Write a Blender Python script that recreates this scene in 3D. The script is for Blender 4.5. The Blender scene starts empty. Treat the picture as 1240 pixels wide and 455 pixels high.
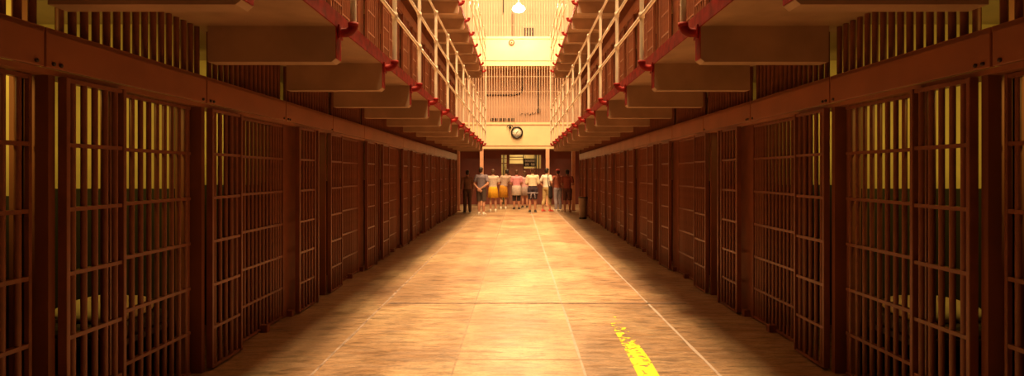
import bpy, bmesh, math, random
from mathutils import Vector, Matrix
random.seed(7)
S = bpy.context.scene
COL = S.collection
PI = math.pi

# ------------------------------------------------------------------ helpers
class MB:
    """collects boxes, bars and tubes, links them as ONE mesh object"""
    def __init__(self): self.v = []; self.f = []; self.sm = []
    def add(self, vs, fs, smooth=False):
        n = len(self.v); self.v += [tuple(p) for p in vs]
        self.f += [tuple(i + n for i in f) for f in fs]; self.sm += [smooth] * len(fs)
        return self
    def box(self, x0, x1, y0, y1, z0, z1, b=0.0):
        if x0 > x1: x0, x1 = x1, x0
        if y0 > y1: y0, y1 = y1, y0
        if z0 > z1: z0, z1 = z1, z0
        if b <= 0:
            vs = [(x, y, z) for z in (z0, z1) for y in (y0, y1) for x in (x0, x1)]
            return self.add(vs, [(0,2,3,1),(4,5,7,6),(0,1,5,4),(2,6,7,3),(0,4,6,2),(1,3,7,5)])
        bm = bmesh.new()
        bmesh.ops.create_cube(bm, size=1)
        for v in bm.verts:
            v.co = Vector(((x0+x1)/2 + v.co.x*(x1-x0), (y0+y1)/2 + v.co.y*(y1-y0), (z0+z1)/2 + v.co.z*(z1-z0)))
        bmesh.ops.bevel(bm, geom=bm.edges[:], offset=b, segments=2, affect='EDGES', profile=.5)
        return self.bm(bm)
    def bm(self, bm, smooth=False):
        bm.verts.index_update()
        self.add([v.co.copy() for v in bm.verts], [[v.index for v in f.verts] for f in bm.faces], smooth)
        bm.free(); return self
    def cyl(self, p, q, r, r2=None, n=10, cap=True):
        return self.tube([p, q], [r, r if r2 is None else r2], n, cap)
    def tube(self, pts, rad, n=10, cap=True):
        pts = [Vector(p) for p in pts]
        if not hasattr(rad, '__len__'): rad = [rad]*len(pts)
        vs, fs = [], []
        up = None
        for i, p in enumerate(pts):
            if i == 0: d = pts[1]-p
            elif i == len(pts)-1: d = p-pts[i-1]
            else: d = (pts[i+1]-p).normalized() + (p-pts[i-1]).normalized()
            d.normalize()
            if up is None:
                up = d.orthogonal().normalized()
            else:
                up = (up - d*up.dot(d)).normalized()
            w = d.cross(up)
            for k in range(n):
                a = 2*PI*k/n
                vs.append(p + (up*math.cos(a) + w*math.sin(a))*rad[i])
        for i in range(len(pts)-1):
            for k in range(n):
                a, b = i*n+k, i*n+(k+1) % n
                fs.append((a, b, b+n, a+n))
        self.add(vs, fs, True)
        if cap:
            m = (len(pts)-1)*n
            self.add(vs[:n], [tuple(range(n-1, -1, -1))]); self.add(vs[m:], [tuple(range(n))])
        return self
    def lathe(self, prof, n=24, o=(0,0,0), axis='z'):
        vs, fs = [], []
        for r, z in prof:
            for k in range(n):
                a = 2*PI*k/n
                c = (r*math.cos(a), r*math.sin(a), z)
                if axis == 'y': c = (c[0], c[2], c[1])
                vs.append((c[0]+o[0], c[1]+o[1], c[2]+o[2]))
        for i in range(len(prof)-1):
            for k in range(n):
                a, b = i*n+k, i*n+(k+1) % n
                fs.append((a, b, b+n, a+n))
        return self.add(vs, fs, True)
    def prism(self, poly, y0, y1):
        """poly of (x,z) points extruded along y"""
        n = len(poly)
        vs = [(x, y0, z) for x, z in poly] + [(x, y1, z) for x, z in poly]
        fs = [tuple(range(n)), tuple(range(2*n-1, n-1, -1))] + [(i, i+n, (i+1) % n+n, (i+1) % n) for i in range(n)]
        return self.add(vs, fs)
    def mesh(self, name, mat):
        me = bpy.data.meshes.new(name)
        me.from_pydata(self.v, [], self.f)
        me.polygons.foreach_set('use_smooth', self.sm)
        bm = bmesh.new(); bm.from_mesh(me)
        bmesh.ops.recalc_face_normals(bm, faces=bm.faces[:]); bm.to_mesh(me); bm.free()
        if mat: me.materials.append(mat)
        me.update(); return me
    def build(self, name, mat, parent=None):
        return inst(name, self.mesh(name, mat), parent)

def inst(name, me, parent=None, loc=(0,0,0)):
    o = bpy.data.objects.new(name, me); COL.objects.link(o)
    o.location = loc
    if parent: o.parent = parent
    return o
def tag(o, label, cat, group=None):
    o['label'] = label; o['category'] = cat
    if group: o['group'] = group
    return o
def thing(name, label, cat, loc=(0,0,0), rz=0, group=None):
    o = bpy.data.objects.new(name, None); COL.objects.link(o)
    o.location = loc; o.rotation_euler = (0,0,rz); o.empty_display_size = .1
    return tag(o, label, cat, group)
def struct(name, mb, mat, parent=None):
    o = mb.build(name, mat, parent); o['kind'] = 'structure'; return o
def copy_tree(o, parent=None, dz=None):
    c = o.copy(); COL.objects.link(c)
    if parent: c.parent = parent
    for ch in o.children: copy_tree(ch, c)
    return c

# ------------------------------------------------------------------ materials
def mat(name, col, rough=.5, metal=0, noise=.12, scale=6, spec=.5, bump=0, col2=None, scl=(1,1,1), lo=.35, hi=.7):
    m = bpy.data.materials.new(name); m.use_nodes = True
    nt = m.node_tree; b = nt.nodes['Principled BSDF']
    b.inputs['Roughness'].default_value = rough; b.inputs['Metallic'].default_value = metal
    b.inputs['Specular IOR Level'].default_value = spec
    c = (*col, 1)
    c2 = (*(col2 or [x*(1-noise*2.2) for x in col]), 1)
    tc = nt.nodes.new('ShaderNodeTexCoord'); mp = nt.nodes.new('ShaderNodeMapping')
    mp.inputs['Scale'].default_value = scl
    n = nt.nodes.new('ShaderNodeTexNoise'); n.inputs['Scale'].default_value = scale; n.inputs['Detail'].default_value = 6
    r = nt.nodes.new('ShaderNodeValToRGB')
    r.color_ramp.elements[0].position = lo; r.color_ramp.elements[1].position = hi
    r.color_ramp.elements[0].color = c2; r.color_ramp.elements[1].color = c
    nt.links.new(tc.outputs['Object'], mp.inputs['Vector']); nt.links.new(mp.outputs['Vector'], n.inputs['Vector'])
    nt.links.new(n.outputs['Fac'], r.inputs['Fac']); nt.links.new(r.outputs['Color'], b.inputs['Base Color'])
    if bump:
        bp = nt.nodes.new('ShaderNodeBump'); bp.inputs['Strength'].default_value = bump; bp.inputs['Distance'].default_value = .01
        nt.links.new(n.outputs['Fac'], bp.inputs['Height']); nt.links.new(bp.outputs['Normal'], b.inputs['Normal'])
    return m
def emit(name, col, s):
    m = bpy.data.materials.new(name); m.use_nodes = True
    b = m.node_tree.nodes['Principled BSDF']
    b.inputs['Base Color'].default_value = (*col, 1)
    b.inputs['Emission Color'].default_value = (*col, 1); b.inputs['Emission Strength'].default_value = s
    return m

M = {}
M['rust'] = mat('rust_paint', (.25,.085,.040), .42, noise=.1, scale=3)
M['bar'] = mat('bar_paint', (.25,.083,.040), .4, noise=.1, scale=8)
M['header'] = mat('header_lit_rust', (.35,.125,.055), .42, noise=.1, scale=3)  # rust paint made paler, standing for light bounced onto the headers
M['deck'] = mat('deck_concrete', (.62,.44,.27), .6, noise=.2, scale=4)
M['cream'] = mat('cream_plaster', (.50,.37,.21), .6, noise=.1, scale=2.5)
M['slab'] = mat('slab_plaster', (.52,.335,.215), .6, noise=.12, scale=2.5)
M['red'] = mat('red_paint', (.44,.019,.017), .6, noise=.25, scale=9, spec=.25)
M['white'] = mat('white_pipe_paint', (.80,.70,.58), .32, noise=.05, scale=10)
M['dark'] = mat('dark_steel', (.05,.025,.02), .45, noise=.1)
M['endcream'] = mat('end_wall_cream', (.84,.70,.42), .5, noise=.05, scale=1.5)
M['endbar'] = mat('end_bars_paint', (.66,.45,.32), .5, noise=.05)
M['endtan'] = mat('far_wall_plaster', (.64,.42,.32), .7, noise=.07, scale=1.2)
M['maroon'] = mat('maroon_wall', (.20,.05,.035), .5, noise=.1, scale=2)
M['post'] = mat('salmon_post', (.75,.40,.25), .5, noise=.06)
M['black'] = mat('black_enamel', (.02,.012,.01), .35)
M['clockface'] = mat('clock_face_enamel', (.92,.88,.74), .4, noise=.02)
M['bin'] = mat('bin_steel', (.34,.22,.14), .45, noise=.12)
M['canvas'] = mat('pillow_cotton', (.85,.70,.38), .8, noise=.05)
M['blanket'] = mat('blanket_wool', (.10,.075,.05), .9, noise=.2, scale=30)

def cell_wall_mat():
    m = mat('two_tone_cell_wall', (1,1,1), .5)
    nt = m.node_tree; b = nt.nodes['Principled BSDF']
    g = nt.nodes.new('ShaderNodeNewGeometry'); sp = nt.nodes.new('ShaderNodeSeparateXYZ')
    nt.links.new(g.outputs['Position'], sp.inputs[0])
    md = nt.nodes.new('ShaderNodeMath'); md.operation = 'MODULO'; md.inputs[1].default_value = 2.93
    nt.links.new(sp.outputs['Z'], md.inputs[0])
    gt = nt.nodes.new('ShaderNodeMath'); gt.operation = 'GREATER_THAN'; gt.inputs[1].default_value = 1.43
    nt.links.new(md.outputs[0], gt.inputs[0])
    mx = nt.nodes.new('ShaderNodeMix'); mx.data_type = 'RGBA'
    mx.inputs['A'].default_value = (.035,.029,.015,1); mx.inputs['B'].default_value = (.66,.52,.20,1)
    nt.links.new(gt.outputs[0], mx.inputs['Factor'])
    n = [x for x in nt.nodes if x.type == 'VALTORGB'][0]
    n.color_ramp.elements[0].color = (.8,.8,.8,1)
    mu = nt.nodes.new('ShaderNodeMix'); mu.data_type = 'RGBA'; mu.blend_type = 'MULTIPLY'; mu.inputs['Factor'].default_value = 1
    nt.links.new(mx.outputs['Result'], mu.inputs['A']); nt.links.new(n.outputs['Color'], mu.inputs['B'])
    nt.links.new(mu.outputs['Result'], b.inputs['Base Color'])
    return m
M['cell'] = cell_wall_mat()

def floor_mat():
    m = bpy.data.materials.new('worn_concrete_floor'); m.use_nodes = True
    nt = m.node_tree; b = nt.nodes['Principled BSDF']; L = nt.links.new
    g = nt.nodes.new('ShaderNodeNewGeometry')
    def nz(sc, scale, det, dist=0):
        mp = nt.nodes.new('ShaderNodeMapping'); mp.inputs['Scale'].default_value = sc
        n = nt.nodes.new('ShaderNodeTexNoise'); n.inputs['Scale'].default_value = scale; n.inputs['Detail'].default_value = det
        n.inputs['Distortion'].default_value = dist
        L(g.outputs['Position'], mp.inputs['Vector']); L(mp.outputs['Vector'], n.inputs['Vector']); return n
    def ramp(n, stops):
        r = nt.nodes.new('ShaderNodeValToRGB'); e = r.color_ramp.elements
        while len(e) < len(stops): e.new(.5)
        for i, (p, c) in enumerate(stops): e[i].position = p; e[i].color = (c, c, c, 1) if not hasattr(c, '__len__') else (*c, 1)
        L(n.outputs['Fac'], r.inputs['Fac']); return r
    def mul(a, c, f=1):
        x = nt.nodes.new('ShaderNodeMix'); x.data_type = 'RGBA'; x.blend_type = 'MULTIPLY'; x.inputs['Factor'].default_value = f
        L(a, x.inputs['A']); L(c, x.inputs['B']); return x.outputs['Result']
    base = ramp(nz((1,1,1), .9, 7, .6), [(.3,(.38,.22,.125)),(.5,(.54,.345,.20)),(.70,(.72,.53,.31))])
    streak = ramp(nz((1,4,1), 3.6, 9, .9), [(.34,.52),(.47,.86),(.62,1)])
    fine = ramp(nz((1,3,1), 16, 6, .3), [(.36,.5),(.5,1)])
    wear = ramp(nz((1,1.6,1), 5, 8, 1.2), [(.3,.68),(.48,1)])
    sx = nt.nodes.new('ShaderNodeSeparateXYZ'); L(g.outputs['Position'], sx.inputs[0])
    # each lane of slabs has its own tone, changing past the cross joint
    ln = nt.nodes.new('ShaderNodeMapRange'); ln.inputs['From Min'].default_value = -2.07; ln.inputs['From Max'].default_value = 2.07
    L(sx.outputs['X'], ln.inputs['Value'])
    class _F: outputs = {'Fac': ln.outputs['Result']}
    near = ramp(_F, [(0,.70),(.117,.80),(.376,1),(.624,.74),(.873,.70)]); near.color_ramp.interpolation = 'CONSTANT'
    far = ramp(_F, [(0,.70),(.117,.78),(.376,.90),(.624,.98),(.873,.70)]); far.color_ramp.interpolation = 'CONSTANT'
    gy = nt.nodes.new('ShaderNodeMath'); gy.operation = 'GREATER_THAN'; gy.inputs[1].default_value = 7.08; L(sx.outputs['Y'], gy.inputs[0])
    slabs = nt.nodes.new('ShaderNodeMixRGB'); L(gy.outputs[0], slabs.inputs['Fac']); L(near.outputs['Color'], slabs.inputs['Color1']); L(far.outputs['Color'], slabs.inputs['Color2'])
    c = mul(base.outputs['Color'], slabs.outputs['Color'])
    grit = ramp(nz((1,1.5,1), 42, 5), [(.34,.55),(.48,1)])
    c = mul(c, grit.outputs['Color'], .6)
    c = mul(c, streak.outputs['Color']); c = mul(c, fine.outputs['Color'], .55); c = mul(c, wear.outputs['Color'], .7)
    L(c, b.inputs['Base Color'])
    rr = ramp(nz((1,4,1), 3, 6), [(.35,.30),(.65,.52)])
    L(rr.outputs['Color'], b.inputs['Roughness'])
    bp = nt.nodes.new('ShaderNodeBump'); bp.inputs['Strength'].default_value = .35; bp.inputs['Distance'].default_value = .004
    L(nz((1,3,1), 12, 7).outputs['Fac'], bp.inputs['Height']); L(bp.outputs['Normal'], b.inputs['Normal'])
    return m
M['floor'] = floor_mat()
M['joint'] = mat('open_slab_joint', (.22,.14,.10), .8, col2=(.07,.04,.03), scale=10)
M['seam_light'] = mat('pale_joint_filler', (.40,.34,.31), .6, col2=(.34,.24,.18), scale=9, lo=.3, hi=.5)
M['seam_tan'] = mat('tan_joint_filler', (.36,.25,.17), .6, col2=(.20,.12,.07), scale=12, lo=.3, hi=.6)
M['seam_dark'] = mat('dirty_joint_filler', (.36,.27,.22), .7, col2=(.12,.07,.05), scale=7, lo=.35, hi=.6)

def yellow_mat():
    m = mat('worn_yellow_paint', (.90,.82,.010), .45, noise=.05)
    nt = m.node_tree; b = nt.nodes['Principled BSDF']
    g = nt.nodes.new('ShaderNodeNewGeometry')
    n = nt.nodes.new('ShaderNodeTexNoise'); n.inputs['Scale'].default_value = 11; n.inputs['Detail'].default_value = 7; n.inputs['Distortion'].default_value = 1
    sp = nt.nodes.new('ShaderNodeSeparateXYZ')
    nt.links.new(g.outputs['Position'], n.inputs['Vector']); nt.links.new(g.outputs['Position'], sp.inputs[0])
    mr = nt.nodes.new('ShaderNodeMapRange'); mr.inputs['From Min'].default_value = 4.3; mr.inputs['From Max'].default_value = 6.6
    mr.inputs['To Min'].default_value = .30; mr.inputs['To Max'].default_value = .64
    nt.links.new(sp.outputs['Y'], mr.inputs['Value'])
    s = nt.nodes.new('ShaderNodeMath'); s.operation = 'SUBTRACT'
    nt.links.new(n.outputs['Fac'], s.inputs[0]); nt.links.new(mr.outputs['Result'], s.inputs[1])
    k = nt.nodes.new('ShaderNodeMath'); k.operation = 'MULTIPLY'; k.inputs[1].default_value = 22; k.use_clamp = True
    nt.links.new(s.outputs[0], k.inputs[0]); nt.links.new(k.outputs[0], b.inputs['Alpha'])
    return m
M['yellow'] = yellow_mat()
def cloth(name, col, r=.85): return mat(name, col, r, noise=.1, scale=25)

# ------------------------------------------------------------------ dimensions
P = 1.582; J0 = 3.05           # header panels and brackets
C0, CW = 4.60, 1.475           # cells: cell c spans C0+CW*(c-1) .. C0+CW*c
NC = 13
TIER = 2.93
YEND = C0 + CW*NC              # end of the cell blocks
YFAR = 29.5; YGAL = 28.0
CEIL = 13.0
NAMES = {-1:'left', 1:'right'}
def cy(c): return C0 + CW*(c-1)
ORD = ['nearest','second','third','fourth','fifth','sixth','seventh','eighth','ninth','tenth','eleventh','twelfth','thirteenth','fourteenth','fifteenth','sixteenth']

# ------------------------------------------------------------------ shell
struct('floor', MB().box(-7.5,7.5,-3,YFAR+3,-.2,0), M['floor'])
def ceiling():
    m = MB()
    m.box(-7.5,-1.3,-3,YFAR+3,CEIL,CEIL+.2).box(1.3,7.5,-3,YFAR+3,CEIL,CEIL+.2).box(-1.3,1.3,24.5,YFAR+3,CEIL,CEIL+.2)
    for k in range(12):
        y = -2+k*2.4
        m.box(-1.3,1.3,y,y+.06,CEIL,CEIL+.1)
    return m
struct('ceiling', ceiling(), M['cream'])
for s in (-1, 1):
    sd = NAMES[s]
    # rear wall of the cells on every tier and above
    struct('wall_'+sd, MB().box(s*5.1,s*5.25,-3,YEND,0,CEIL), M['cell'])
    struct('wall_'+sd+'_end', MB().box(s*2.56,s*5.25,YEND,YEND+.12,0,8.55), M['rust'])
    struct('wall_'+sd+'_cross', MB().box(s*7.5,s*7.65,YEND-1,YFAR,0,CEIL), M['maroon'])
    struct('wall_'+sd+'_top', MB().box(s*2.5,s*2.62,-1,YEND,5.75,8.5), M['rust'])
    struct('wall_'+sd+'_roof', MB().box(s*2.3,s*5.1,-1,YEND+.12,8.5,8.62), M['cream'])
    for q in (0,1): struct('ceiling_'+sd, MB().box(s*2.60,s*5.1,-1,YEND,2.70+TIER*q,2.81+TIER*q), M['cream'])
    for c in range(0, NC+1):
        y = cy(c)
        struct('wall_'+sd+'_partition', MB().box(s*2.66,s*5.1,y,y+.05,0,2.70), M['cell'])
        if c >= 2: struct('wall_'+sd+'_partition', MB().box(s*2.60,s*5.1,y,y+.05,2.81,5.63), M['cell'])
    # pillars at the bay boundaries
    ys = [cy(0)-.025] + [C0 + 2*CW*j for j in range(0, 7)]
    for t in (0, 1):
        for y in ys:
            if t and y < 5: continue
            m = MB().box(s*2.45,s*2.655,y,y+.045,TIER*t-(.12 if t else 0),2.089+TIER*t).box(s*2.552,s*2.60,y-.0,y+.05,TIER*t-(.12 if t else 0),2.70+TIER*t)
            struct('pillar', m, M['rust'])
    struct('pillar', MB().box(s*2.45,s*2.60,YEND,YEND+.1,0,8.5), M['rust'])

# ------------------------------------------------------------------ cell fronts
BZ = [.025,.33,.667,1.01,1.355,1.70,2.045]
R = .0165
_mesh = {}
def unit(key, fn):
    if key not in _mesh: _mesh[key] = fn()
    return _mesh[key]
BAR = MB().cyl((0,0,0),(0,0,2.05),R,n=8).mesh('bar', M['bar'])
VBAR = MB().cyl((0,0,0),(0,0,.395),.021,n=8).mesh('bar', M['bar'])
def crossbar(s, L):
    return unit(('x',s,round(L,3)), lambda: MB().box(-.017,.017,0,L,-.011,.011).mesh('cross_bar', M['bar']))
def stile(w, d, h):
    return unit(('s',w,d,h), lambda: MB().box(-d/2,d/2,0,w,0,h,b=.004).mesh('stile', M['bar']))
def span(parent, s, u, y0, y1, n, parts, mb, dz=0, edge=True):
    """n bars between y0 and y1 on plane u with cross bars"""
    for k in range(n):
        y = y0 + (y1-y0)*(k+.5)/n
        if parts: inst('bar', BAR, parent, (s*u, y, .01))
        else: mb.cyl((s*u,y,.01),(s*u,y,2.06),R,n=5,cap=False)
    for z in BZ:
        if parts: inst('cross_bar', crossbar(s, y1-y0), parent, (s*u, y0, z))
        else: mb.box(s*u-.017,s*u+.017,y0,y1,z-.011,z+.011)
def flat(parent, name, s, u0, u1, y0, y1, z0, z1, parts, mb, b=.004, m='bar'):
    x0, x1 = sorted((s*u0, s*u1))
    if parts: MB().box(x0,x1,y0,y1,z0,z1,b=b).build(name, M[m], parent)
    else: mb.box(x0,x1,y0,y1,z0,z1)
def kind_of(c):
    return 'N' if c == -1 else 'S' if c == 0 else ('P' if c % 2 else 'Q')
ROW = {(-1,0):'left floor-level row', (1,0):'right floor-level row', (-1,1):'left gallery row', (1,1):'right gallery row'}
def cell_front(s, c, t):
    parts = (c <= 7) if t == 0 else (c <= 6)
    k = kind_of(c); w = ORD[c+1]; row = ROW[(s,t)]
    y = cy(c); loc = (0, 0, TIER*t - (.12 if t else 0))
    grp = 'barred cell fronts in the %s' % row
    lab = 'rust brown grille of bars closing the %s cell of the %s' % (w, row)
    mb, md = MB(), MB()
    g = thing('cell_grille', lab, 'cell grille', (0,y,loc[2]), 0, grp) if parts else None
    if k == 'N':
        span(g, s, 2.52, .55, 1.39, 9, parts, mb)
        flat(g, 'stile', s, 2.50,2.53, 1.39,1.41, 0,2.06, parts, mb)
    elif k == 'S':
        span(g, s, 2.52, .53, 1.42, 10, parts, mb)
        flat(g, 'stile', s, 2.49,2.55, .50,.535, 0,2.06, parts, mb)
        flat(g, 'lock_plate', s, 2.57,2.595, .60,.74, 0,2.06, parts, mb)
        flat(g, 'lock_plate', s, 2.52,2.56, 1.36,1.44, 0,2.06, parts, mb)
    elif k == 'P':
        span(g, s, 2.52, .66, 1.475, 10, parts, mb)
        flat(g, 'stile', s, 2.49,2.55, .60,.645, 0,2.06, parts, mb)
        for yy in (1.18, ): flat(g, 'floor_guide', s, 2.44,2.54, yy,yy+.07, 0,.07, parts, mb)
    else:
        span(g, s, 2.52, .0, .24, 4, parts, mb)
        flat(g, 'lock_plate', s, 2.50,2.55, .25,.60, 0,2.06, parts, mb)
        flat(g, 'jamb_plate', s, 2.57,2.595, 1.12,1.40, 0,2.06, parts, mb)
        flat(g, 'floor_guide', s, 2.44,2.53, .34,.41, 0,.07, parts, mb)
    if not parts:
        g = mb.build('cell_grille', M['bar']); g.location = (0,y,loc[2]); tag(g, lab, 'cell grille', grp)
    if k == 'N': return
    # the sliding door in front
    y0, y1 = {'S':(.03,.515), 'P':(.06,.575), 'Q':(.44,.97)}[k]
    lab = 'rust brown sliding barred door of the %s cell in the %s' % (w, row)
    d = thing('cell_door', lab, 'cell door', (0,y,loc[2]), 0, 'sliding doors in the %s' % row) if parts else None
    u = 2.42
    span(d, s, u, y0+.03, y1-.03, 5, parts, md)
    flat(d, 'stile', s, u-.025,u+.025, y0,y0+.028, .02,2.06, parts, md)
    flat(d, 'stile', s, u-.025,u+.025, y1-.028,y1, .02,2.06, parts, md)
    if k == 'Q': flat(d, 'edge_post', s, u-.03,u+.03, y1+.07,y1+.10, .0,2.06, parts, md)
    if not parts:
        d = md.build('cell_door', M['bar']); d.location = (0,y,loc[2]); tag(d, lab, 'cell door', 'sliding doors in the %s' % row)
for s in (-1, 1):
    for c in range(-1, NC+1): cell_front(s, c, 0)
    for c in range(2, NC+1): cell_front(s, c, 1)

# header panels (the covers of the door mechanism) and the vent bars above them
PANEL = {}
for s in (-1, 1):
    m = MB()
    m.box(s*2.425,s*2.455,.007,P-.007,2.095,2.30,b=.004)
    m.box(s*2.425,s*2.56,.007,P-.007,2.272,2.30)
    m.box(s*2.44,s*2.60,.0,P,2.062,2.092)
    PANEL[s] = m.mesh('header_panel', M['header'])
BOLT = MB().lathe([(0,.0),(.011,.0),(.011,.008),(.006,.012),(0,.012)], 8).mesh('bolt', M['dark'])
for s in (-1, 1):
    for t in (0, 1):
        for k in range(-1, NC):
            y = J0 + P*k
            if t and k < 1: continue
            L = min(P, YEND-y)
            o = inst('header_panel', PANEL[s], None, (0, y, TIER*t-(.12 if t else 0)))
            tag(o, 'plain rust brown steel header panel, %s from the camera above the %s' % (ORD[k+1], ROW[(s,t)]), 'header panel', 'header panels above the %s' % ROW[(s,t)])
            if t == 0 and k < 3:
                for yy in (.05, .10, P-.06):
                    b = inst('bolt', BOLT, o, (s*2.424, yy, 2.118)); b.rotation_euler = (0, -s*PI/2, 0)
            n = 17
            parts = k < 5 and t == 0
            lab = 'short upright vent bars over the %s header panel of the %s' % (ORD[k+1], ROW[(s,t)])
            if parts:
                v = thing('vent_grille', lab, 'vent grille', (0,y,0), 0, 'vent bars above the headers')
                for q in range(n):
                    if q in (1,): continue
                    inst('bar', VBAR, v, (s*2.52, .03+q*(P/n), 2.302))
            else:
                mb = MB()
                for q in range(n): mb.cyl((s*2.52,.03+q*(P/n),2.302),(s*2.52,.03+q*(P/n),2.695),.021,n=5,cap=False)
                v = mb.build('vent_grille', M['bar']); v.location = (0,y,TIER*t-(.12 if t else 0)); tag(v, lab, 'vent grille', 'vent bars above the headers')

# ------------------------------------------------------------------ gallery walkways and railings
LEV = {1:'lower gallery', 2:'upper gallery'}
U0 = 1.43
def elbow_pts(s, y, zc):
    pts = []
    for i in range(7):
        a = PI/2*i/6
        # from the post (going down) curving outwards to the fascia
        pts.append((s*(1.31 + .062*(1-math.cos(a))), y, zc + .045 - .062*math.sin(a)))
    pts.append((s*1.410, y, zc-.017))
    return pts
for s in (-1, 1):
    sd = NAMES[s]
    for t in (1, 2):
        dz = TIER*(t-1)
        w = thing('gallery_walkway', 'cream %s walkway with red edge cantilevered along the %s cells' % (LEV[t], sd), 'walkway', (s*1.43,0,2.70+dz), 0, 'cantilevered gallery walkways')
        def put(name, mb, mt, par=w):
            mb.v = [(x-s*1.43, y, z-2.70-dz) for x, y, z in mb.v]
            return mb.build(name, M[mt], par)
        y0 = -1.0; y1 = J0+P*13+.62
        put('slab', MB().box(s*U0,s*2.60,y0,YEND,2.70+dz,2.81+dz).box(s*U0,s*2.44,YEND,y1,2.70+dz,2.81+dz), 'slab')
        put('deck_surface', MB().box(s*(U0+.01),s*2.40,y0,y1,2.81+dz,2.815+dz), 'deck')
        put('edge_fascia', MB().box(s*(U0-.012),s*U0,y0,y1,2.695+dz,2.815+dz), 'red')
        for k in range(-2, 14):
            y = J0+P*k+.02
            # tapered cantilever, chamfered lower lip at the tip
            poly = [(s*2.43,2.42+dz),(s*(U0+.03),2.42+dz),(s*U0,2.445+dz),(s*U0,2.70+dz),(s*2.43,2.70+dz)]
            b = put('bracket', MB().prism(poly, y, y+.137), 'slab')
            tip = put('tip_plate', MB().box(s*(U0-.006),s*U0,y+.004,y+.133,2.45+dz,2.70+dz), 'red', b)
        r = thing('railing', 'white three-rail pipe railing with red elbows along the %s on the %s side' % (LEV[t], sd), 'railing', (s*1.31,0,2.81+dz), 0, 'gallery pipe railings')
        def putr(name, mb, mt, par=r):
            mb.v = [(x-s*1.31, y, z-2.81-dz) for x, y, z in mb.v]
            return mb.build(name, M[mt], par)
        zc = 2.68+dz
        top = 4.10+dz
        for k in range(-1, 14):
            y = J0+P*k+.088
            m = MB().cyl((s*1.31,y,zc+.045),(s*1.31,y,top),.024,n=10)
            for h in (.54,.97,1.42): m.lathe([(.024,-.032),(.032,-.028),(.032,.028),(.024,.032)], 10, (s*1.31,y,zc+h))
            p = putr('post', m, 'white')
            putr('elbow', MB().tube(elbow_pts(s,y,zc), .036, 10).lathe([(.024,.03),(.041,.03),(.041,.062),(.024,.062)],12,(s*1.31,y,zc)).box(s*1.403,s*1.417,y-.05,y+.05,zc-.07,zc+.04,b=.004), 'red', p)
        for h in (.54,.97,1.42):
            putr('rail', MB().cyl((s*1.31,y0,zc+h),(s*1.31,J0+P*13+.088,zc+h),.0185,n=8), 'white')
        if t == 1:
            m = MB().cyl((s*1.31,J0+P*13+.30,2.72),(s*1.31,J0+P*13+.30,5.62),.026,n=10)
            putr('end_post', m, 'white')
            putr('end_return', MB().cyl((s*1.31,J0+P*13+.088,3.22),(s*1.31,J0+P*13+.30,3.22),.017,n=8).cyl((s*1.31,J0+P*13+.088,3.65),(s*1.31,J0+P*13+.30,3.65),.017,n=8).cyl((s*1.31,J0+P*13+.27,2.76),(s*1.43,J0+P*13+.27,2.76),.02,n=8), 'white')

# posts at the block corners and one under the gun gallery
for x, y, h, b, lab, hz in ((2.28,24.55,2.70,.07,'salmon steel column at the far corner of the right cell block',0),
                    (-2.46,24.6,2.70,.05,'narrow salmon steel column at the far corner of the left cell block',0),
                    (1.385,28.05,2.70,.085,'salmon steel column under the end gallery parapet, right of the gate',0),
                    (-1.72,28.05,2.70,.085,'salmon steel column under the end gallery parapet, left of the gate',0)):
    m = MB().box(x-b,x+b,y-b,y+b,0,h,b=.006)
    t = thing('support_column', lab, 'column', (x,y,0), 0, 'steel support columns')
    m.v = [(a-x, c-y, z) for a, c, z in m.v]; m.build('shaft', M['post'], t)
    MB().box(-b-.03,b+.03,-b-.03,b+.03,0,.02,b=.004).build('base_plate', M['maroon'], t)

# ------------------------------------------------------------------ the far end
struct('wall_far_lower', MB().box(-7.5,-.93,YFAR,YFAR+.2,0,2.70).box(1.22,7.5,YFAR,YFAR+.2,0,2.70).box(-.93,1.22,YFAR,YFAR+.2,2.52,2.70), M['maroon'])
struct('wall_far_upper', MB().box(-7.5,7.5,YFAR,YFAR+.2,2.70,CEIL), M['endtan'])
struct('wall_far_room', MB().box(-2,2,YFAR+2.2,YFAR+2.3,0,2.75).box(-2,-1.9,YFAR+.2,YFAR+2.2,0,2.75).box(1.9,2,YFAR+.2,YFAR+2.2,0,2.75).box(-2,2,YFAR+.2,YFAR+2.2,2.70,2.78), M['endcream'])
def gallery(z0, z1, zt, lab, glab, flo):
    """a solid cream parapet from z0 to z1 and a cage of bars up to zt"""
    g = thing('gallery_parapet', lab, 'parapet', (0,YGAL,z0), 0, 'end wall parapets')
    m = MB().box(-7.4,7.4,0,.08,0,z1-z0); m.build('panel', M['endcream'], g)
    MB().box(-7.4,7.4,-.025,.0,.13,.165).build('lower_molding', M['post'], g)
    MB().box(-7.4,7.4,-.03,.1,z1-z0-.10,z1-z0).build('top_cap', M['endcream'], g)
    MB().box(-7.4,7.4,-.02,.0,z1-z0-.135,z1-z0-.10).build('upper_molding', M['post'], g)
    MB().box(-7.4,7.4,.08,YFAR-YGAL-.01,0,.1).build('deck', M['endcream'], g)
    c = thing('bar_cage', glab, 'bar cage', (0,YGAL+.03,z1), 0, 'end wall bar cages')
    B = MB().cyl((0,0,0),(0,0,zt-z1),.015,n=6).mesh('bar', M['endbar'])
    for k in range(-34, 35):
        inst('bar', B, c, (k*.125,0,0))
    for h in ([.72,1.45,2.15] if zt < 8 else [.55,1.1,1.9]):
        MB().box(-4.4,4.4,.016,.026,h,h+.016).build('cross_bar', M['endbar'], c)
    if flo:
        MB().box(-4.4,4.4,-.03,.05,zt-z1-.10,zt-z1).build('head_beam', M['endcream'], c)
gallery(2.70, 3.94, 6.70, 'cream lower parapet of the end gallery carrying the round clock', 'pale upright bars caging the lower end gallery above the clock', True)
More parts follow.
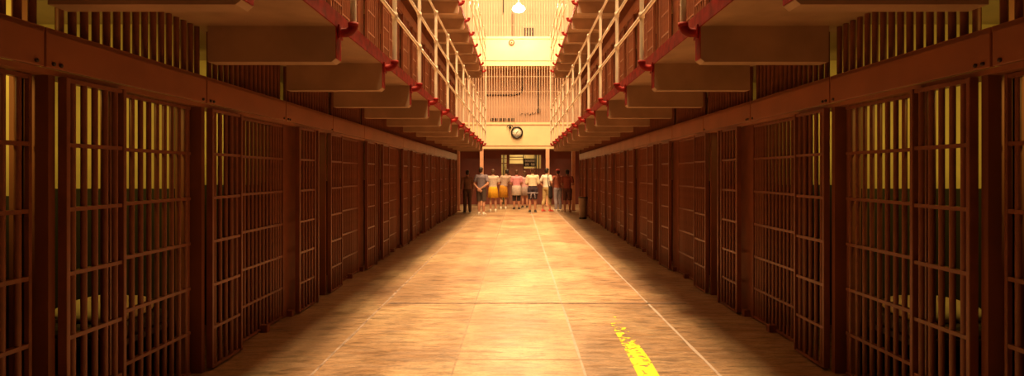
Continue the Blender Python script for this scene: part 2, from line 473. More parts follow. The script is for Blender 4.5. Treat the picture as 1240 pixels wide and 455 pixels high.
gallery(6.70, 7.98, 10.9, 'bright cream upper parapet of the end gallery, below the hanging lamp', 'pale upright bars caging the upper end gallery behind the lamp', False)
def px(x, y, Y): return ((x-627.5)*Y/720, Y, 1.55+(209.5-y)*Y/720)

# pipes and boxes on the far wall
def pipe(pxs, Y, r, lab, cat='pipe', mt='dark'):
    pts = [px(a,b,Y) for a,b in pxs]
    o = MB().tube(pts, r, 8).build('conduit_pipe', M[mt]); return tag(o, lab, cat, 'conduits on the far wall')
Yw = YFAR-.048
pipe([(588,115),(600,115),(624,115),(629,113.5),(632,110),(633,104),(633.5,90),(634,84.5)], Yw, .035, 'dark conduit bending from left up to the parapet behind the lower bars')
o = thing('drop_conduit', 'dark straight conduit ending in a small box behind the lower bars', 'conduit', px(652,134,Yw))
MB().cyl((0,0,0),(0,0,2.03),.035,n=8).build('pipe', M['dark'], o)
MB().box(-.09,.09,-.06,.04,-.1,.08,b=.01).build('junction_box', M['dark'], o)
pipe([(621,44),(621,30),(621,15)], Yw, .05, 'dark upright pipe behind the hanging lamp')
pipe([(609,17),(609,8),(609,-6)], Yw, .045, 'short dark pipe high on the far wall left of lamp')
for i, x in enumerate((596,601,606,611,616,621)):
    a = px(x,144.5,Yw)
    t = thing('wall_vent', 'small dark square vent behind lower bars, %s of six from the left' % ['first','second','third','fourth','fifth','sixth'][i], 'vent', a, 0, 'square vents above the clock')
    MB().box(-.075,.075,-.05,.03,-.06,.06,b=.008).build('housing', M['dark'], t)
    for q in range(3): MB().box(-.06,.06,-.058,-.05,-.04+q*.035,-.03+q*.035).build('louver', M['black'], t)
a = px(640.5,39,Yw)
t = thing('control_box', 'dark double box mounted on the far wall above upper parapet', 'box', a)
for sx in (-1,1):
    b = MB().box(sx*.13-.11,sx*.13+.11,-.12,.04,-.2,.2,b=.015).build('enclosure', M['dark'], t)
    MB().box(sx*.13-.02,sx*.13+.02,-.14,-.12,-.05,.05,b=.005).build('switch', M['post'], b)
a = px(640,139,Yw)
m = MB()
rr = random.Random(3)
for i in range(4):
    x = -.36+i*.22
    m.tube([(x+.13*math.cos(q*.7+i)*(.5+.5*math.cos(q*.9)), 0, .07*math.sin(q*1.1+i*.6)+.02*i) for q in range(9)], .011, 5)
o = m.build('wall_scribble', M['dark']); o.location = a; tag(o, 'dark script-like scribbles low on the wall behind the lower bars', 'cable')  # thin tubes stand for unreadable script-like marks on the wall

# clock
a = px(626,160.3,YGAL-.03)
t = thing('wall_clock', 'round wall clock with dark rim on the cream parapet', 'clock', a)
MB().lathe([(0,.02),(.26,.02),(.285,0),(.285,-.06),(.26,-.085),(.225,-.085),(.215,-.05)], 40, axis='y').build('rim', M['black'], t)
MB().lathe([(0,-.045),(.222,-.045),(.222,.0)], 40, axis='y').build('dial', M['clockface'], t)
def handm(ang, L, w, y):
    d = Vector((math.sin(ang),0,math.cos(ang))); n = Vector((math.cos(ang),0,-math.sin(ang)))
    p = [-d*.03-n*w, d*L-n*w*.4, d*L+n*w*.4, -d*.03+n*w]
    return MB().add([(v.x,y,v.z) for v in p]+[(v.x,y+.006,v.z) for v in p],[(0,1,2,3),(7,6,5,4),(0,4,5,1),(1,5,6,2),(2,6,7,3),(3,7,4,0)])
handm(math.radians(40),.12,.014,-.062).build('hour_hand', M['black'], t)
handm(math.radians(205),.17,.010,-.07).build('minute_hand', M['black'], t)
for q in range(12):
    an = q*PI/6; r0 = .165; r1 = .205
    m = MB().tube([(math.sin(an)*r0,-.05,math.cos(an)*r0),(math.sin(an)*r1,-.05,math.cos(an)*r1)], .0055, 5)
    m.build('hour_mark', M['black'], t)
MB().cyl((-.09,.0,.29),(-.09,.0,.62),.012,n=6).build('power_conduit', M['post'], t)
# bell beside the clock
a = px(617.6,153.8,YGAL-.04)
t = thing('alarm_bell', 'small dark domed bell on the parapet, up left of the clock', 'bell', a)
MB().lathe([(0,-.10),(.03,-.095),(.05,-.07),(.06,-.02),(.062,.03)], 20, axis='y').build('gong', M['dark'], t)
MB().tube([(.145*math.cos(q),-.03,.145*math.sin(q)-.03) for q in [PI*i/8 for i in range(9)]], .016, 6).build('hood', M['black'], t)
MB().box(-.03,.03,-.13,-.09,-.03,.03,b=.008).build('striker', M['black'], t)
a = px(619.5,51.5,YGAL-.03)
t = thing('round_speaker', 'small round ringed fitting on the bright upper parapet', 'fitting', a)
MB().lathe([(.09,.0),(.125,-.03),(.135,-.03),(.14,.02)], 24, axis='y').build('ring', M['maroon'], t)
MB().lathe([(0,-.02),(.09,-.01),(.09,.02)], 24, axis='y').build('grille', M['endcream'], t)
MB().lathe([(0,-.05),(.03,-.045),(.035,.0)], 12, axis='y').build('centre_cone', M['maroon'], t)

# gate at the far end under the gallery
t = thing('end_gate', 'dark barred gate with lit gaps at the far end below the clock', 'gate', (0,YFAR,0))
MB().box(-.93,-.83,-.03,.08,0,2.52).build('frame_post', M['maroon'], t)
MB().box(1.13,1.22,-.03,.08,0,2.52).build('frame_post', M['maroon'], t)
MB().box(-.83,1.13,-.03,.08,2.45,2.52).build('lintel_rail', M['maroon'], t)
for x in (-.74,-.66,-.50,-.455,.27,.84,.90,1.02):
    MB().cyl((x,.02,0),(x,.02,2.45),.024,n=8).build('bar', M['dark'], t)
MB().box(-.58,-.47,-.01,.05,0,2.45).build('mullion', M['maroon'], t)
MB().box(-.47,.25,.0,.05,0,2.02).build('door_panel', mat('gate_panel_paint', (.30,.12,.08), .5), t)
MB().box(-.47,.25,-.005,.05,2.20,2.235).build('cross_bar', M['maroon'], t)
MB().box(-.47,.25,-.005,.05,2.32,2.36).build('cross_bar', M['maroon'], t)
MB().box(-.83,-.58,-.005,.05,2.26,2.29).build('cross_bar', M['maroon'], t)
MB().box(-.83,-.58,-.005,.05,2.02,2.06).build('cross_bar', M['maroon'], t)
MB().box(.27,1.13,.0,.05,0,1.78).build('door_panel', M['maroon'], t)
a = px(641.5,196.8,YFAR-.1)
g = thing('hanging_sign', 'dark sign with two rows of pale faded lettering on the end gate', 'sign', a)
MB().box(-.30,.30,-.02,.02,-.20,.20,b=.006).build('board', M['black'], g)
mm = MB(); rr = random.Random(5)
for row, z in ((0,.085),(1,-.085)):
    x = -.24 + row*.02
    while x < .22:
        if row == 1 and -.07 < x < .03: x += .05; continue
        hgt = .055
        for q in range(2):
            xx = x+q*.03; mm.box(xx,xx+.014,-.026,-.02,z-hgt,z+hgt)
        zz = z+rr.choice((-.045,0,.045)); mm.box(x,x+.044,-.026,-.02,zz-.012,zz+.012)
        x += .062
mm.build('lettering', M['clockface'], g)
for sx in (-.2,.2): MB().cyl((sx,0,.2),(sx,.03,.34),.006,n=6).build('hanger', M['dark'], g)

# pendant lamps down the middle
GL = emit('lamp_glass', (1,.72,.34), 60)
PY = [26.0]
for i, y in enumerate(PY):
    z = 1.55+(209.5-10.5)*y/720
    t = thing('pendant_lamp', 'glowing white globe lamp hanging high before the upper end gallery', 'lamp', (0.02,y,z))
    MB().lathe([(0,-.15),(.12,-.145),(.22,-.11),(.275,-.04),(.275,.02),(.22,.09),(.11,.15)], 28).build('globe', GL, t)
    MB().lathe([(.115,.145),(.12,.16),(.09,.24),(.03,.28)], 20).build('gallery_cap', M['endbar'], t)
    MB().cyl((0,0,.27),(0,0,CEIL-z),.014,n=8).build('stem', M['endbar'], t)

# ------------------------------------------------------------------ floor marks
def strip(name, x0, x1, y0, y1, m, lab, cat, grp, jit=.006, n=60, h=.0015):
    b = MB(); rr = random.Random(name+str(x0)+str(y0))
    horiz = (x1-x0) > (y1-y0)
    vs = []
    for i in range(n+1):
        f = i/n
        j1, j2 = rr.uniform(-jit,jit), rr.uniform(-jit,jit)
        if horiz: x = x0+(x1-x0)*f; vs += [(x,y0+j1,h),(x,y1+j2,h)]
        else: y = y0+(y1-y0)*f*f; vs += [(x0+j1,y,h),(x1+j2,y,h)]
    b.add(vs, [(2*i,2*i+1,2*i+3,2*i+2) for i in range(n)])
    lo = [(v[0], v[1], -.004) for v in vs]
    b.add(vs[0:2]+lo[0:2], [(0,1,3,2)])
    return tag(b.build(name, m), lab, cat, grp)
strip('floor_seam', -1.60,-1.575, 1.5,27, M['seam_dark'], 'rough joint in the concrete floor near the left cells', 'floor joint', 'lengthwise floor joints')
strip('floor_seam', 1.53,1.555, 1.5,27, M['seam_light'], 'pale joint in the concrete floor near the right cells, beside shade', 'floor joint', 'lengthwise floor joints')
strip('floor_seam', -.522,-.505, 1.5,27, M['seam_tan'], 'faint tan joint in the floor left of the middle', 'floor joint', 'lengthwise floor joints', .003)
strip('floor_seam', .507,.528, 1.5,27, M['seam_light'], 'pale joint in the floor between the middle and yellow stripe', 'floor joint', 'lengthwise floor joints', .004)
strip('floor_seam', -1.55,2.0, 7.055,7.105, M['joint'], 'joint crossing the floor where the yellow stripe fades out', 'floor joint', 'crosswise floor joints', .007)
strip('floor_seam', -1.2,1.5, 4.94,4.955, M['seam_tan'], 'faint joint crossing the floor nearest the camera, under yellow stripe', 'floor joint', 'crosswise floor joints', .003)
strip('floor_seam', -1.55,1.5, 12.9,12.94, M['seam_tan'], 'faint far joint crossing the floor halfway to the people', 'floor joint', 'crosswise floor joints', .005)
b = MB(); vs = []
for i in range(25):
    y = 3.6+i*.125
    c = 1.02 if y > 5 else .97+.05*(y-3.6)/1.4
    w = .09 - .02*max(0,(y-5))
    vs += [(c-w,y,.003),(c+w*.85,y,.003)]
b.add(vs, [(2*i,2*i+1,2*i+3,2*i+2) for i in range(24)])
tag(b.build('floor_stripe', M['yellow']), 'worn yellow paint stripe flaking off the concrete floor', 'floor stripe')

# ------------------------------------------------------------------ bunks inside the nearest cells
for s in (-1, 1):
    t = thing('bunk', 'narrow bunk with pale pillow inside the second cell of the %s' % ROW[(s,0)], 'bunk', (s*2.62,3.95,0), 0, 'bunks in the near cells')
    MB().box(0,s*1.95,0,.58,.40,.44).build('frame', M['dark'], t)
    MB().box(s*.02,s*1.93,.02,.56,.44,.53,b=.03).build('mattress', M['blanket'], t)
    b = MB()
    bm = bmesh.new(); bmesh.ops.create_uvsphere(bm, u_segments=24, v_segments=14, radius=1)
    for v in bm.verts:
        x, y, z = v.co
        f = lambda a: math.copysign(abs(a)**.55, a)
        v.co = Vector((s*.32+f(x)*.27, .29+f(y)*.24, .585+z*.075+.03*(random.random()-.5)*.3))
    b.bm(bm, True); b.build('pillow', M['canvas'], t)
    for xx in (.04,1.88):
        for yy in (.02,.52): MB().box(s*xx,s*(xx+.035),yy,yy+.035,0,.40).build('leg', M['dark'], t)

# litter bin by the right cells near the end
t = thing('litter_bin', 'tan metal litter bin against the right cells near the people', 'bin', (2.20,20.2,0))
MB().lathe([(0,.03),(.12,.03),(.125,.05),(.15,.62),(.155,.70)], 24).build('body', M['bin'], t)
MB().lathe([(.12,0),(.13,0),(.13,.06),(.12,.06)], 24).build('base_ring', M['dark'], t)
MB().lathe([(.150,.70),(.165,.70),(.165,.73),(.150,.74),(.10,.745),(0,.72)], 24).build('lid', M['dark'], t)

# ------------------------------------------------------------------ people
SKIN = mat('skin', (.50,.24,.15), .55, noise=.05)
SKIN2 = mat('tanned_skin', (.36,.16,.10), .55, noise=.05)
def ell(bm, c, r, seg=14):
    g = bmesh.ops.create_uvsphere(bm, u_segments=seg, v_segments=10, radius=1)
    for v in g['verts']: v.co = Vector((c[0]+v.co.x*r[0], c[1]+v.co.y*r[1], c[2]+v.co.z*r[2]))
def cap(bm, p, q, r1, r2):
    """tapered capsule; radii may be (x,y,z) triples"""
    t = bmesh.new()
    for c, r in ((p, r1), (q, r2)):
        ell(t, c, r if hasattr(r, '__len__') else (r,r,r), 10)
    h = bmesh.ops.convex_hull(t, input=t.verts[:])
    bmesh.ops.delete(t, geom=[v for v in t.verts if not v.link_faces], context='VERTS')
    junk = [f for f in t.faces if f not in set(x for x in h['geom'] if isinstance(x, bmesh.types.BMFace))]
    bmesh.ops.delete(t, geom=junk, context='FACES')
    bmesh.ops.delete(t, geom=[v for v in t.verts if not v.link_faces], context='VERTS')
    me = bpy.data.meshes.new('tmp'); t.to_mesh(me); t.free(); bm.from_mesh(me); bpy.data.meshes.remove(me)
def chain(bm, pts, rs):
    for i in range(len(pts)-1): cap(bm, pts[i], pts[i+1], rs[i], rs[i+1])
def fuse(bm, name, m, voxel, cuts=(), smooth=4):
    """one continuous skin over overlapping volumes"""
    bmesh.ops.recalc_face_normals(bm, faces=bm.faces[:])
    me = bpy.data.meshes.new('tmp'); bm.to_mesh(me); bm.free()
    o = bpy.data.objects.new('tmp', me); COL.objects.link(o)
    r = o.modifiers.new('r', 'REMESH'); r.mode = 'VOXEL'; r.voxel_size = voxel; r.use_smooth_shade = True
    if smooth:
        s = o.modifiers.new('s', 'SMOOTH'); s.iterations = smooth; s.factor = .5
    dg = bpy.context.evaluated_depsgraph_get()
    out = bpy.data.meshes.new_from_object(o.evaluated_get(dg)); out.name = name
    bpy.data.objects.remove(o); bpy.data.meshes.remove(me)
    if cuts:
        b = bmesh.new(); b.from_mesh(out)
        for co, no in cuts:
            g = bmesh.ops.bisect_plane(b, geom=b.verts[:]+b.edges[:]+b.faces[:], plane_co=co, plane_no=no, clear_outer=True)
            es = [e for e in g['geom_cut'] if isinstance(e, bmesh.types.BMEdge)]
            bmesh.ops.holes_fill(b, edges=es)
        b.to_mesh(out); b.free()
    out.materials.clear(); out.materials.append(m)
    for p in out.polygons: p.use_smooth = True
    return out
def hand(bm, w, d, n, side):
    """palm, four unequal curled fingers and a thumb; d along the hand, n out of the palm"""
    d = Vector(d).normalized(); n = (Vector(n)-d*Vector(n).dot(d)).normalized(); l = d.cross(n)*side
    w = Vector(w)
    for k in (-1,0,1): cap(bm, w+d*.015+l*k*.018, w+d*.085+l*k*.024, .014, .0125)
    for k, L in ((-1.5,.060),(-.5,.078),(.5,.084),(1.5,.074)):
        a = w+d*.085+l*k*.0215
        b = a+(d*.93+n*.25+l*k*.07).normalized()*L*.55
        c = b+(d*.75+n*.6+l*k*.06).normalized()*L*.5
        chain(bm, [a,b,c], [.0098,.009,.0078])
    a = w+d*.025+l*.032
    b = a+(d*.65+l*.65+n*.25).normalized()*.045
    c = b+(d*.85+l*.25+n*.35).normalized()*.035
    chain(bm, [a,b,c], [.0125,.0108,.009])
ARMS = {
 'side':   lambda s: [(s*.185,0,1.42),(s*.245,-.03,1.15),(s*.255,.04,.92)],
 'behind': lambda s: [(s*.185,0,1.42),(s*.275,-.08,1.15),(s*.045,-.185,.97+.012*s)],
 'front':  lambda s: [(s*.185,0,1.42),(s*.25,.02,1.15),(s*.09,.23,1.10+.03*s)],
 'hips':   lambda s: [(s*.185,0,1.42),(s*.30,-.06,1.17),(s*.215,.07,1.02)],
 'reach':  lambda s: [(s*.185,0,1.42),(s*.30,.12,1.22),(s*.36,.34,1.20)] if s < 0 else [(s*.185,0,1.42),(s*.245,-.03,1.15),(s*.255,.04,.92)],
}
def person(pxx, Y, h, rz, pose, top, bottom, label, skin=SKIN, hair='short', hairm=None, lean=0, step=0, tilt=0,
           top_hem=.98, bottom_kind='shorts', bottom_hem=.55, shoes=None, sleeve=.62, width=1.0, extra=None):
    k = h/1.75
    root = thing('person', label, 'person', ((pxx-627.5)*Y/720, Y, 0), rz, 'people at the far end')
    W = width
    def T(p):   # lean the upper body sideways / forwards about the hips
        p = Vector(p)
        if p.z > .9 and lean:
            f = min(1, (p.z-.9)/.25); p = p + Vector((math.sin(lean)*(p.z-.9)*f, .10*abs(lean)*(p.z-.9), -(1-math.cos(lean))*(p.z-.9)))
        return p
    def X(me):
        me.transform(Matrix.Scale(k, 4)); return me
    arms = {s: [T(p) for p in ARMS[pose](s)] for s in (-1,1)}
    legs = {s: [Vector((s*.088*W,0,.92)), Vector((s*.10,.02+.10*step*s,.50)), Vector((s*.10,-.025+.16*step*s,.34)), Vector((s*.105,-.02+.20*step*s,.09))] for s in (-1,1)}
    # -- body, one surface
    b = bmesh.new()
    ell(b, (0,0,.94), (.155*W,.112,.105)); cap(b, (0,0,.98), T((0,0,1.12)), (.15*W,.105,.08), (.130*W,.095,.08))
    cap(b, T((0,0,1.12)), T((0,.005,1.31)), (.130*W,.095,.08), (.155*W,.108,.10))
    cap(b, T((-.14,0,1.425)), T((.14,0,1.425)), .055, .055); ell(b, T((0,0,1.36)), (.165*W,.105,.11))
    cap(b, T((0,-.01,1.44)), T((0,.012,1.57)), .055, .05)
    hc = T((0,.02,1.645)); tx = math.sin(tilt)
    ell(b, hc+Vector((tx*.05,0,0)), (.074,.094,.112)); ell(b, hc+Vector((tx*.02,.03,-.06)), (.052,.058,.052))
    nose = hc+Vector((tx*.05,.088,0)); cap(b, nose+Vector((0,-.005,.012)), nose+Vector((0,.014,-.022)), .010, .0135)
    cap(b, nose+Vector((-.02,-.004,-.052)), nose+Vector((.02,-.004,-.052)), .009, .009)
    cap(b, nose+Vector((-.035,-.008,.028)), nose+Vector((.035,-.008,.028)), .010, .010)
    for s in (-1,1):
        ell(b, hc+Vector((tx*.05+s*.075,.0,-.005)), (.012,.024,.032))
        a = arms[s]
        m1 = a[0].lerp(a[1],.5); m2 = a[1].lerp(a[2],.35)
        chain(b, [a[0],m1,a[1],m2,a[2]], [.056,.046,.038,.039,.027])
        d = (a[2]-a[1]).normalized()
        n = Vector((-s,0,0)) if pose in ('side','reach') else Vector((0,1 if pose == 'behind' else -.3,.3 if pose != 'behind' else 0))
        hand(b, a[2], d, n, s if pose != 'behind' else -s)
        l = legs[s]
        chain(b, [l[0], l[0].lerp(l[1],.45), l[1], l[2], l[3]], [(.090,.098,.09),.076,.054,.056,.036])
        f = l[3]
        cap(b, (f.x, f.y-.03,.045), (f.x+s*.02, f.y+.15,.03), .036, (.038,.04,.024))
    body = inst('body', X(fuse(b, 'body', skin, .0075, smooth=2)), root)
    for s in (-1,1):
        e = bmesh.new(); ell(e, nose+Vector((s*.031,-.012,.012)), (.013,.008,.008), 10)
        me = bpy.data.meshes.new('eye'); e.to_mesh(me); e.free(); me.materials.append(M['black']); inst('eye', X(me), root)
    # -- shirt
    b = bmesh.new(); g = .016
    cap(b, (0,0,min(.93,top_hem)), T((0,0,1.12)), (.160*W+g,.115+g,.08), (.138*W+g,.10+g,.08))
    cap(b, T((0,0,1.12)), T((0,.005,1.33)), (.138*W+g,.10+g,.08), (.160*W+g,.112+g,.10))
    cap(b, T((-.15,0,1.42)), T((.15,0,1.42)), .066, .066); ell(b, T((0,0,1.37)), (.17*W+g,.11+g,.105))
    cap(b, T((0,-.01,1.44)), T((0,0,1.485)), .068, .060)
    if top_hem < .9: cap(b, (0,0,.92), (0,0,top_hem), (.165*W+g,.12+g,.08), (.175*W+g,.13+g,.08))
    for s in (-1,1):
        a = arms[s]
        if sleeve > 1:
            chain(b, [a[0],a[1],a[1].lerp(a[2],min(1,sleeve-1))], [.068,.054,.046])
        else:
            cap(b, a[0], a[0].lerp(a[1],sleeve), .070, .062)
    inst('shirt', X(fuse(b, 'shirt', top, .012, cuts=[((0,0,top_hem),(0,0,-1))], smooth=3)), root)
    # -- shorts, trousers or skirt
    b = bmesh.new(); g = .014
    if bottom_kind == 'skirt':
        mm = MB()
        prof = [(.150*W,1.04),(.175*W,.94),(.19*W,.85),(.205*W,bottom_hem),(.195*W,bottom_hem)]
        vs, fs = [], []; n = 48
        for i, (r, z) in enumerate(prof):
            for q in range(n):
                an = 2*PI*q/n; fold = 1+.045*(i/3)*math.sin(an*9+.7)
                vs.append((r*math.cos(an)*fold, r*.78*math.sin(an)*fold, z))
        for i in range(len(prof)-1):
            for q in range(n): fs.append((i*n+q, i*n+(q+1) % n, (i+1)*n+(q+1) % n, (i+1)*n+q))
        fs.append(tuple(range(n)))
        mm.add(vs, fs, True); inst('skirt', X(mm.mesh('skirt', bottom)), root)
    else:
        cap(b, (0,0,1.03), (0,0,.93), (.145*W+g,.105+g,.05), (.160*W+g,.118+g,.10))
        loose = .020 if bottom_kind == 'shorts' else .012
        for s in (-1,1):
            l = legs[s]; g2 = loose
            chain(b, [l[0], l[0].lerp(l[1],.45), l[1]], [.094+g2,.082+g2,.066+g2])
            if bottom_hem < .48: chain(b, [l[1], l[2], l[3]], [.066+g2,.062+g2,.050+g2])
        nm = 'shorts' if bottom_kind == 'shorts' else 'trousers'
        inst(nm, X(fuse(b, nm, bottom, .012, cuts=[((0,0,bottom_hem),(0,0,-1))], smooth=3)), root)
    # -- shoes with soles
    if shoes:
        for s in (-1,1):
            f = legs[s][3]; b = bmesh.new()
            cap(b, (f.x, f.y-.035,.052), (f.x+s*.022, f.y+.155,.036), (.044,.044,.052), (.046,.05,.036))
            cap(b, (f.x, f.y-.01,.06), (f.x, f.y-.005,.10), .048, .044)
            sh = inst('shoe', X(fuse(b, 'shoe', shoes, .01, cuts=[((0,0,.012),(0,0,-1))], smooth=2)), root)
            b = bmesh.new(); cap(b, (f.x, f.y-.035,.012), (f.x+s*.022, f.y+.155,.012), (.050,.050,.012), (.050,.055,.012))
            me = bpy.data.meshes.new('sole'); b.to_mesh(me); b.free(); me.materials.append(M['white']); inst('sole', X(me), sh)
    # -- hair
    b = bmesh.new(); o = hc+Vector((tx*.05,0,0))
    ell(b, o+Vector((0,-.012,.048)), (.084,.098,.078)); ell(b, o+Vector((0,-.045,0)), (.080,.066,.095))
    if hair == 'long': cap(b, o+Vector((0,-.055,0)), o+Vector((0,-.075,-.16)), (.082,.05,.07), (.085,.035,.05))
    if hair == 'bun': ell(b, o+Vector((0,-.09,.06)), (.05,.05,.048))
    inst('hair', X(fuse(b, 'hair', hairm or HAIR, .010, smooth=2)), root)
    if extra: extra(root, k, arms, legs)
    return root
HAIR = mat('dark_hair', (.030,.014,.008), .5, noise=.2, scale=40)
HAIRB = mat('brown_hair', (.11,.042,.020), .5, noise=.2, scale=40)
wshoe = mat('white_shoe', (.85,.76,.64), .5)
dshoe = mat('dark_shoe', (.04,.02,.015), .5)
def cap_hat(m):
    def f(root, k, arms, legs):
        b = bmesh.new(); ell(b, (0,0,1.715), (.094,.108,.062))
        me = fuse(b, 'cap', m, .01, cuts=[((0,0,1.69),(0,0,-1))], smooth=1); me.transform(Matrix.Scale(k,4)); c = inst('cap', me, root)
        b = bmesh.new(); cap(b, (0,.07,1.697), (0,.15,1.685), (.075,.03,.006), (.06,.03,.006))
        me = bpy.data.meshes.new('brim'); b.to_mesh(me); b.free(); me.materials.append(m); me.transform(Matrix.Scale(k,4)); inst('brim', me, c)
    return f
def waist_wrap(m, z, w=.19):
    """a sweater tied round the waist: band, hanging back, two sleeves"""
    def f(root, k, arms, legs):
        b = bmesh.new()
        for q in range(16):
            a, c = 2*PI*q/16, 2*PI*(q+1)/16
            cap(b, (w*math.cos(a),.75*w*math.sin(a),z+.01*math.sin(3*a)), (w*math.cos(c),.75*w*math.sin(c),z+.01*math.sin(3*c)), .026, .026)
        for sx in (-.04,.05): chain(b, [(sx,-.15,z),(sx*1.6,-.165,z-.09),(sx*1.9,-.15,z-.20)], [.03,.028,.022])
        ell(b, (0,-.16,z), (.04,.03,.035))
        me = fuse(b, 'tied_sweater', m, .01, smooth=2); me.transform(Matrix.Scale(k,4)); inst('tied_sweater', me, root)
    return f
def shoulder_bag(m):
    def f(root, k, arms, legs):
        b = bmesh.new(); cap(b, (.23,-.04,.62), (.21,-.03,.98), (.06,.13,.09), (.05,.11,.07))
        me = fuse(b, 'bag', m, .012, smooth=3); me.transform(Matrix.Scale(k,4)); g = inst('bag', me, root)
        mm = MB().tube([(.21,-.13,1.0),(.16,-.13,1.30),(.12,-.08,1.49),(.14,.05,1.47),(.19,.12,1.25),(.21,.07,1.0)], .014, 6).mesh('strap', m)
        mm.transform(Matrix.Scale(k,4)); inst('strap', mm, g)
    return f
person(583, 22.0, 1.76, -.25, 'behind', cloth('slate_tee', (.20,.16,.20)), cloth('dark_grey_shorts', (.10,.065,.055)),
       'person in slate T-shirt and dark shorts with hands clasped behind back', top_hem=.90, bottom_hem=.52, shoes=wshoe, step=-.25, tilt=-.5, width=1.05)
person(566, 23.3, 1.66, .15, 'side', cloth('brown_shirt', (.22,.11,.075)), cloth('brown_trousers', (.10,.045,.03)),
       'person in dull brown shirt and trousers at the left edge of the group', SKIN2, bottom_kind='trousers', bottom_hem=.06, shoes=dshoe, sleeve=1.6)
person(597, 23.9, 1.70, .1, 'front', cloth('grey_white_top', (.62,.50,.44)), cloth('yellow_skirt', (.80,.42,.02)),
       'person in pale grey top and bright yellow skirt', hair='short', hairm=HAIRB, top_hem=1.02, bottom_kind='skirt', bottom_hem=.58, shoes=wshoe, width=1.08)
person(609.5, 25.6, 1.72, .0, 'front', cloth('pale_tee', (.52,.38,.32)), cloth('mustard_skirt', (.58,.27,.02)),
       'person in greyish top and mustard skirt leaning to the right', lean=.22, tilt=.3, top_hem=1.01, bottom_kind='skirt', bottom_hem=.52, shoes=wshoe, step=.2)
pink = cloth('pink_tee', (.80,.34,.42))
person(625.5, 25.2, 1.68, .0, 'front', pink, cloth('black_shorts', (.035,.018,.018)),
       'person in pink T-shirt with a pale sweater wrapped round the waist', hairm=HAIRB, top_hem=1.04, bottom_hem=.40, shoes=dshoe, width=1.08,
       extra=lambda root, k, a, l: (lambda mm: inst('waist_wrap', mm, root))((lambda m: (m.transform(Matrix.Scale(k,4)), m)[1])(
           MB().lathe([(.17,1.07),(.20,1.04),(.215,.90),(.22,.66),(.20,.64)], 32).mesh('waist_wrap', cloth('pale_grey_wrap', (.60,.50,.46))))))
person(635.5, 26.4, 1.64, .2, 'side', cloth('pale_pink_blouse', (.70,.40,.42)), cloth('pale_grey_skirt', (.42,.32,.30)),
       'person in pale pink blouse half hidden behind the one in white', hairm=HAIRB, hair='long', top_hem=1.0, bottom_kind='skirt', bottom_hem=.60, shoes=dshoe)
person(645, 23.3, 1.74, .0, 'front', cloth('cream_top', (.90,.78,.58)), cloth('navy_shorts', (.05,.032,.05)),
       'person in cream top and navy shorts with a sweater tied at waist, seen from behind', hair='bun', hairm=HAIRB, top_hem=1.06, bottom_hem=.53, shoes=dshoe, sleeve=.9, width=1.12,
       extra=waist_wrap(cloth('grey_blue_sweater', (.30,.25,.30)), .78, .205))
person(662, 23.75, 1.74, -.7, 'hips', cloth('white_tee', (.92,.84,.76)), cloth('khaki_trousers', (.50,.36,.17)),
       'person in white T-shirt and rolled khaki trousers with black shoulder bag', top_hem=1.0, bottom_kind='trousers', bottom_hem=.30, shoes=mat('red_shoe', (.70,.09,.05), .5), step=.5,
       extra=shoulder_bag(cloth('black_bag', (.025,.012,.012))))
person(675.5, 24.25, 1.70, .5, 'reach', cloth('rust_tee', (.36,.10,.06)), cloth('light_blue_jeans', (.34,.29,.34)),
       'person in rust T-shirt, cap and pale blue jeans', SKIN2, bottom_kind='trousers', bottom_hem=.09, shoes=wshoe, extra=cap_hat(cloth('red_cap', (.42,.07,.05))))
person(687, 23.55, 1.68, -.2, 'front', cloth('maroon_tee', (.26,.06,.045)), cloth('dark_brown_shorts', (.10,.035,.03)),
       'person in dark maroon T-shirt and shorts at the right edge of the group', SKIN2, bottom_hem=.5, shoes=mat('tan_shoe', (.45,.22,.12), .6))


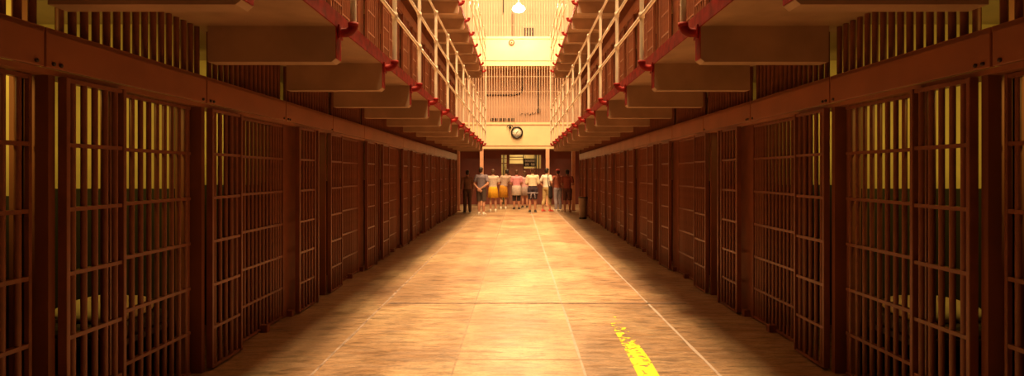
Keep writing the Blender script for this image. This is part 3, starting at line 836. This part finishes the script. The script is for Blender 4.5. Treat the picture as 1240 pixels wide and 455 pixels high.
# ------------------------------------------------------------------ light
def area(name, loc, size, energy, col, rot=(0,0,0), sy=None, spread=None):
    l = bpy.data.lights.new(name, 'AREA'); l.energy = energy; l.color = col
    l.shape = 'RECTANGLE' if sy else 'SQUARE'; l.size = size
    if sy: l.size_y = sy
    if spread: l.spread = spread
    o = bpy.data.objects.new(name, l); COL.objects.link(o); o.location = loc; o.rotation_euler = rot; return o
def point(name, loc, energy, col, r=.08):
    l = bpy.data.lights.new(name, 'POINT'); l.energy = energy; l.color = col; l.shadow_soft_size = r
    o = bpy.data.objects.new(name, l); COL.objects.link(o); o.location = loc; return o
WARM = (1,.60,.27)
area('skylight', (.05,15.2,CEIL-.03), .85, 5200, WARM, sy=17.6)
for y in (6.2,):
    point('corridor_lamp', (.1,y-.6,9.2), 2000, (1,.66,.30), .25)
point('end_lamp', (0.02,25.7,8.7), 950, (1,.68,.32), .25)
area('cross_corridor_skylight', (0,26.2,CEIL-.05), 6, 420, (1,.72,.36), sy=2.6)
for sd in (-1, 1):   # added fill strips without fixtures, brightening the gallery cells from under the upper walkway
    area('gallery_fill_strip', (sd*1.75,14.0,5.32), .1, 200, WARM, rot=(0,-sd*PI/2*.05,0), sy=17, spread=1.75)
point('gate_room_lamp', (0,YFAR+1.2,2.3), 32, (1,.70,.28), .2)
for s in (-1, 1):
    for c, e, rz, sp, tl in ((-1,6,.22,1.5,.05),(0,6,.5,2.1,.30),(1,3,.5,1.5,.1),(2,1.5,.5,1.5,.1)):
        area('cell_lamp', (s*2.78, cy(c)+.12, 2.15), .2, e, (1,.66,.13), rot=(PI/2-tl,0,-s*rz), spread=sp)
W = bpy.data.worlds.new('World'); S.world = W; W.use_nodes = True
W.node_tree.nodes['Background'].inputs['Color'].default_value = (.5,.28,.16,1)
W.node_tree.nodes['Background'].inputs['Strength'].default_value = .05

# ------------------------------------------------------------------ camera
cd = bpy.data.cameras.new('Camera'); cam = bpy.data.objects.new('Camera', cd); COL.objects.link(cam)
cam.location = (0,0,1.55); cam.rotation_euler = (PI/2,0,0)
cd.sensor_width = 36; cd.sensor_fit = 'HORIZONTAL'; cd.lens = 36*720/1240
cd.shift_x = -7.5/1240; cd.shift_y = -18/1240
cd.clip_start = .05; cd.clip_end = 200
S.camera = cam
S.view_settings.view_transform = 'Standard'; S.view_settings.look = 'None'
S.view_settings.exposure = 0; S.view_settings.gamma = 1; S.view_settings.use_curve_mapping = False
S.cycles.max_bounces = 10; S.cycles.diffuse_bounces = 6
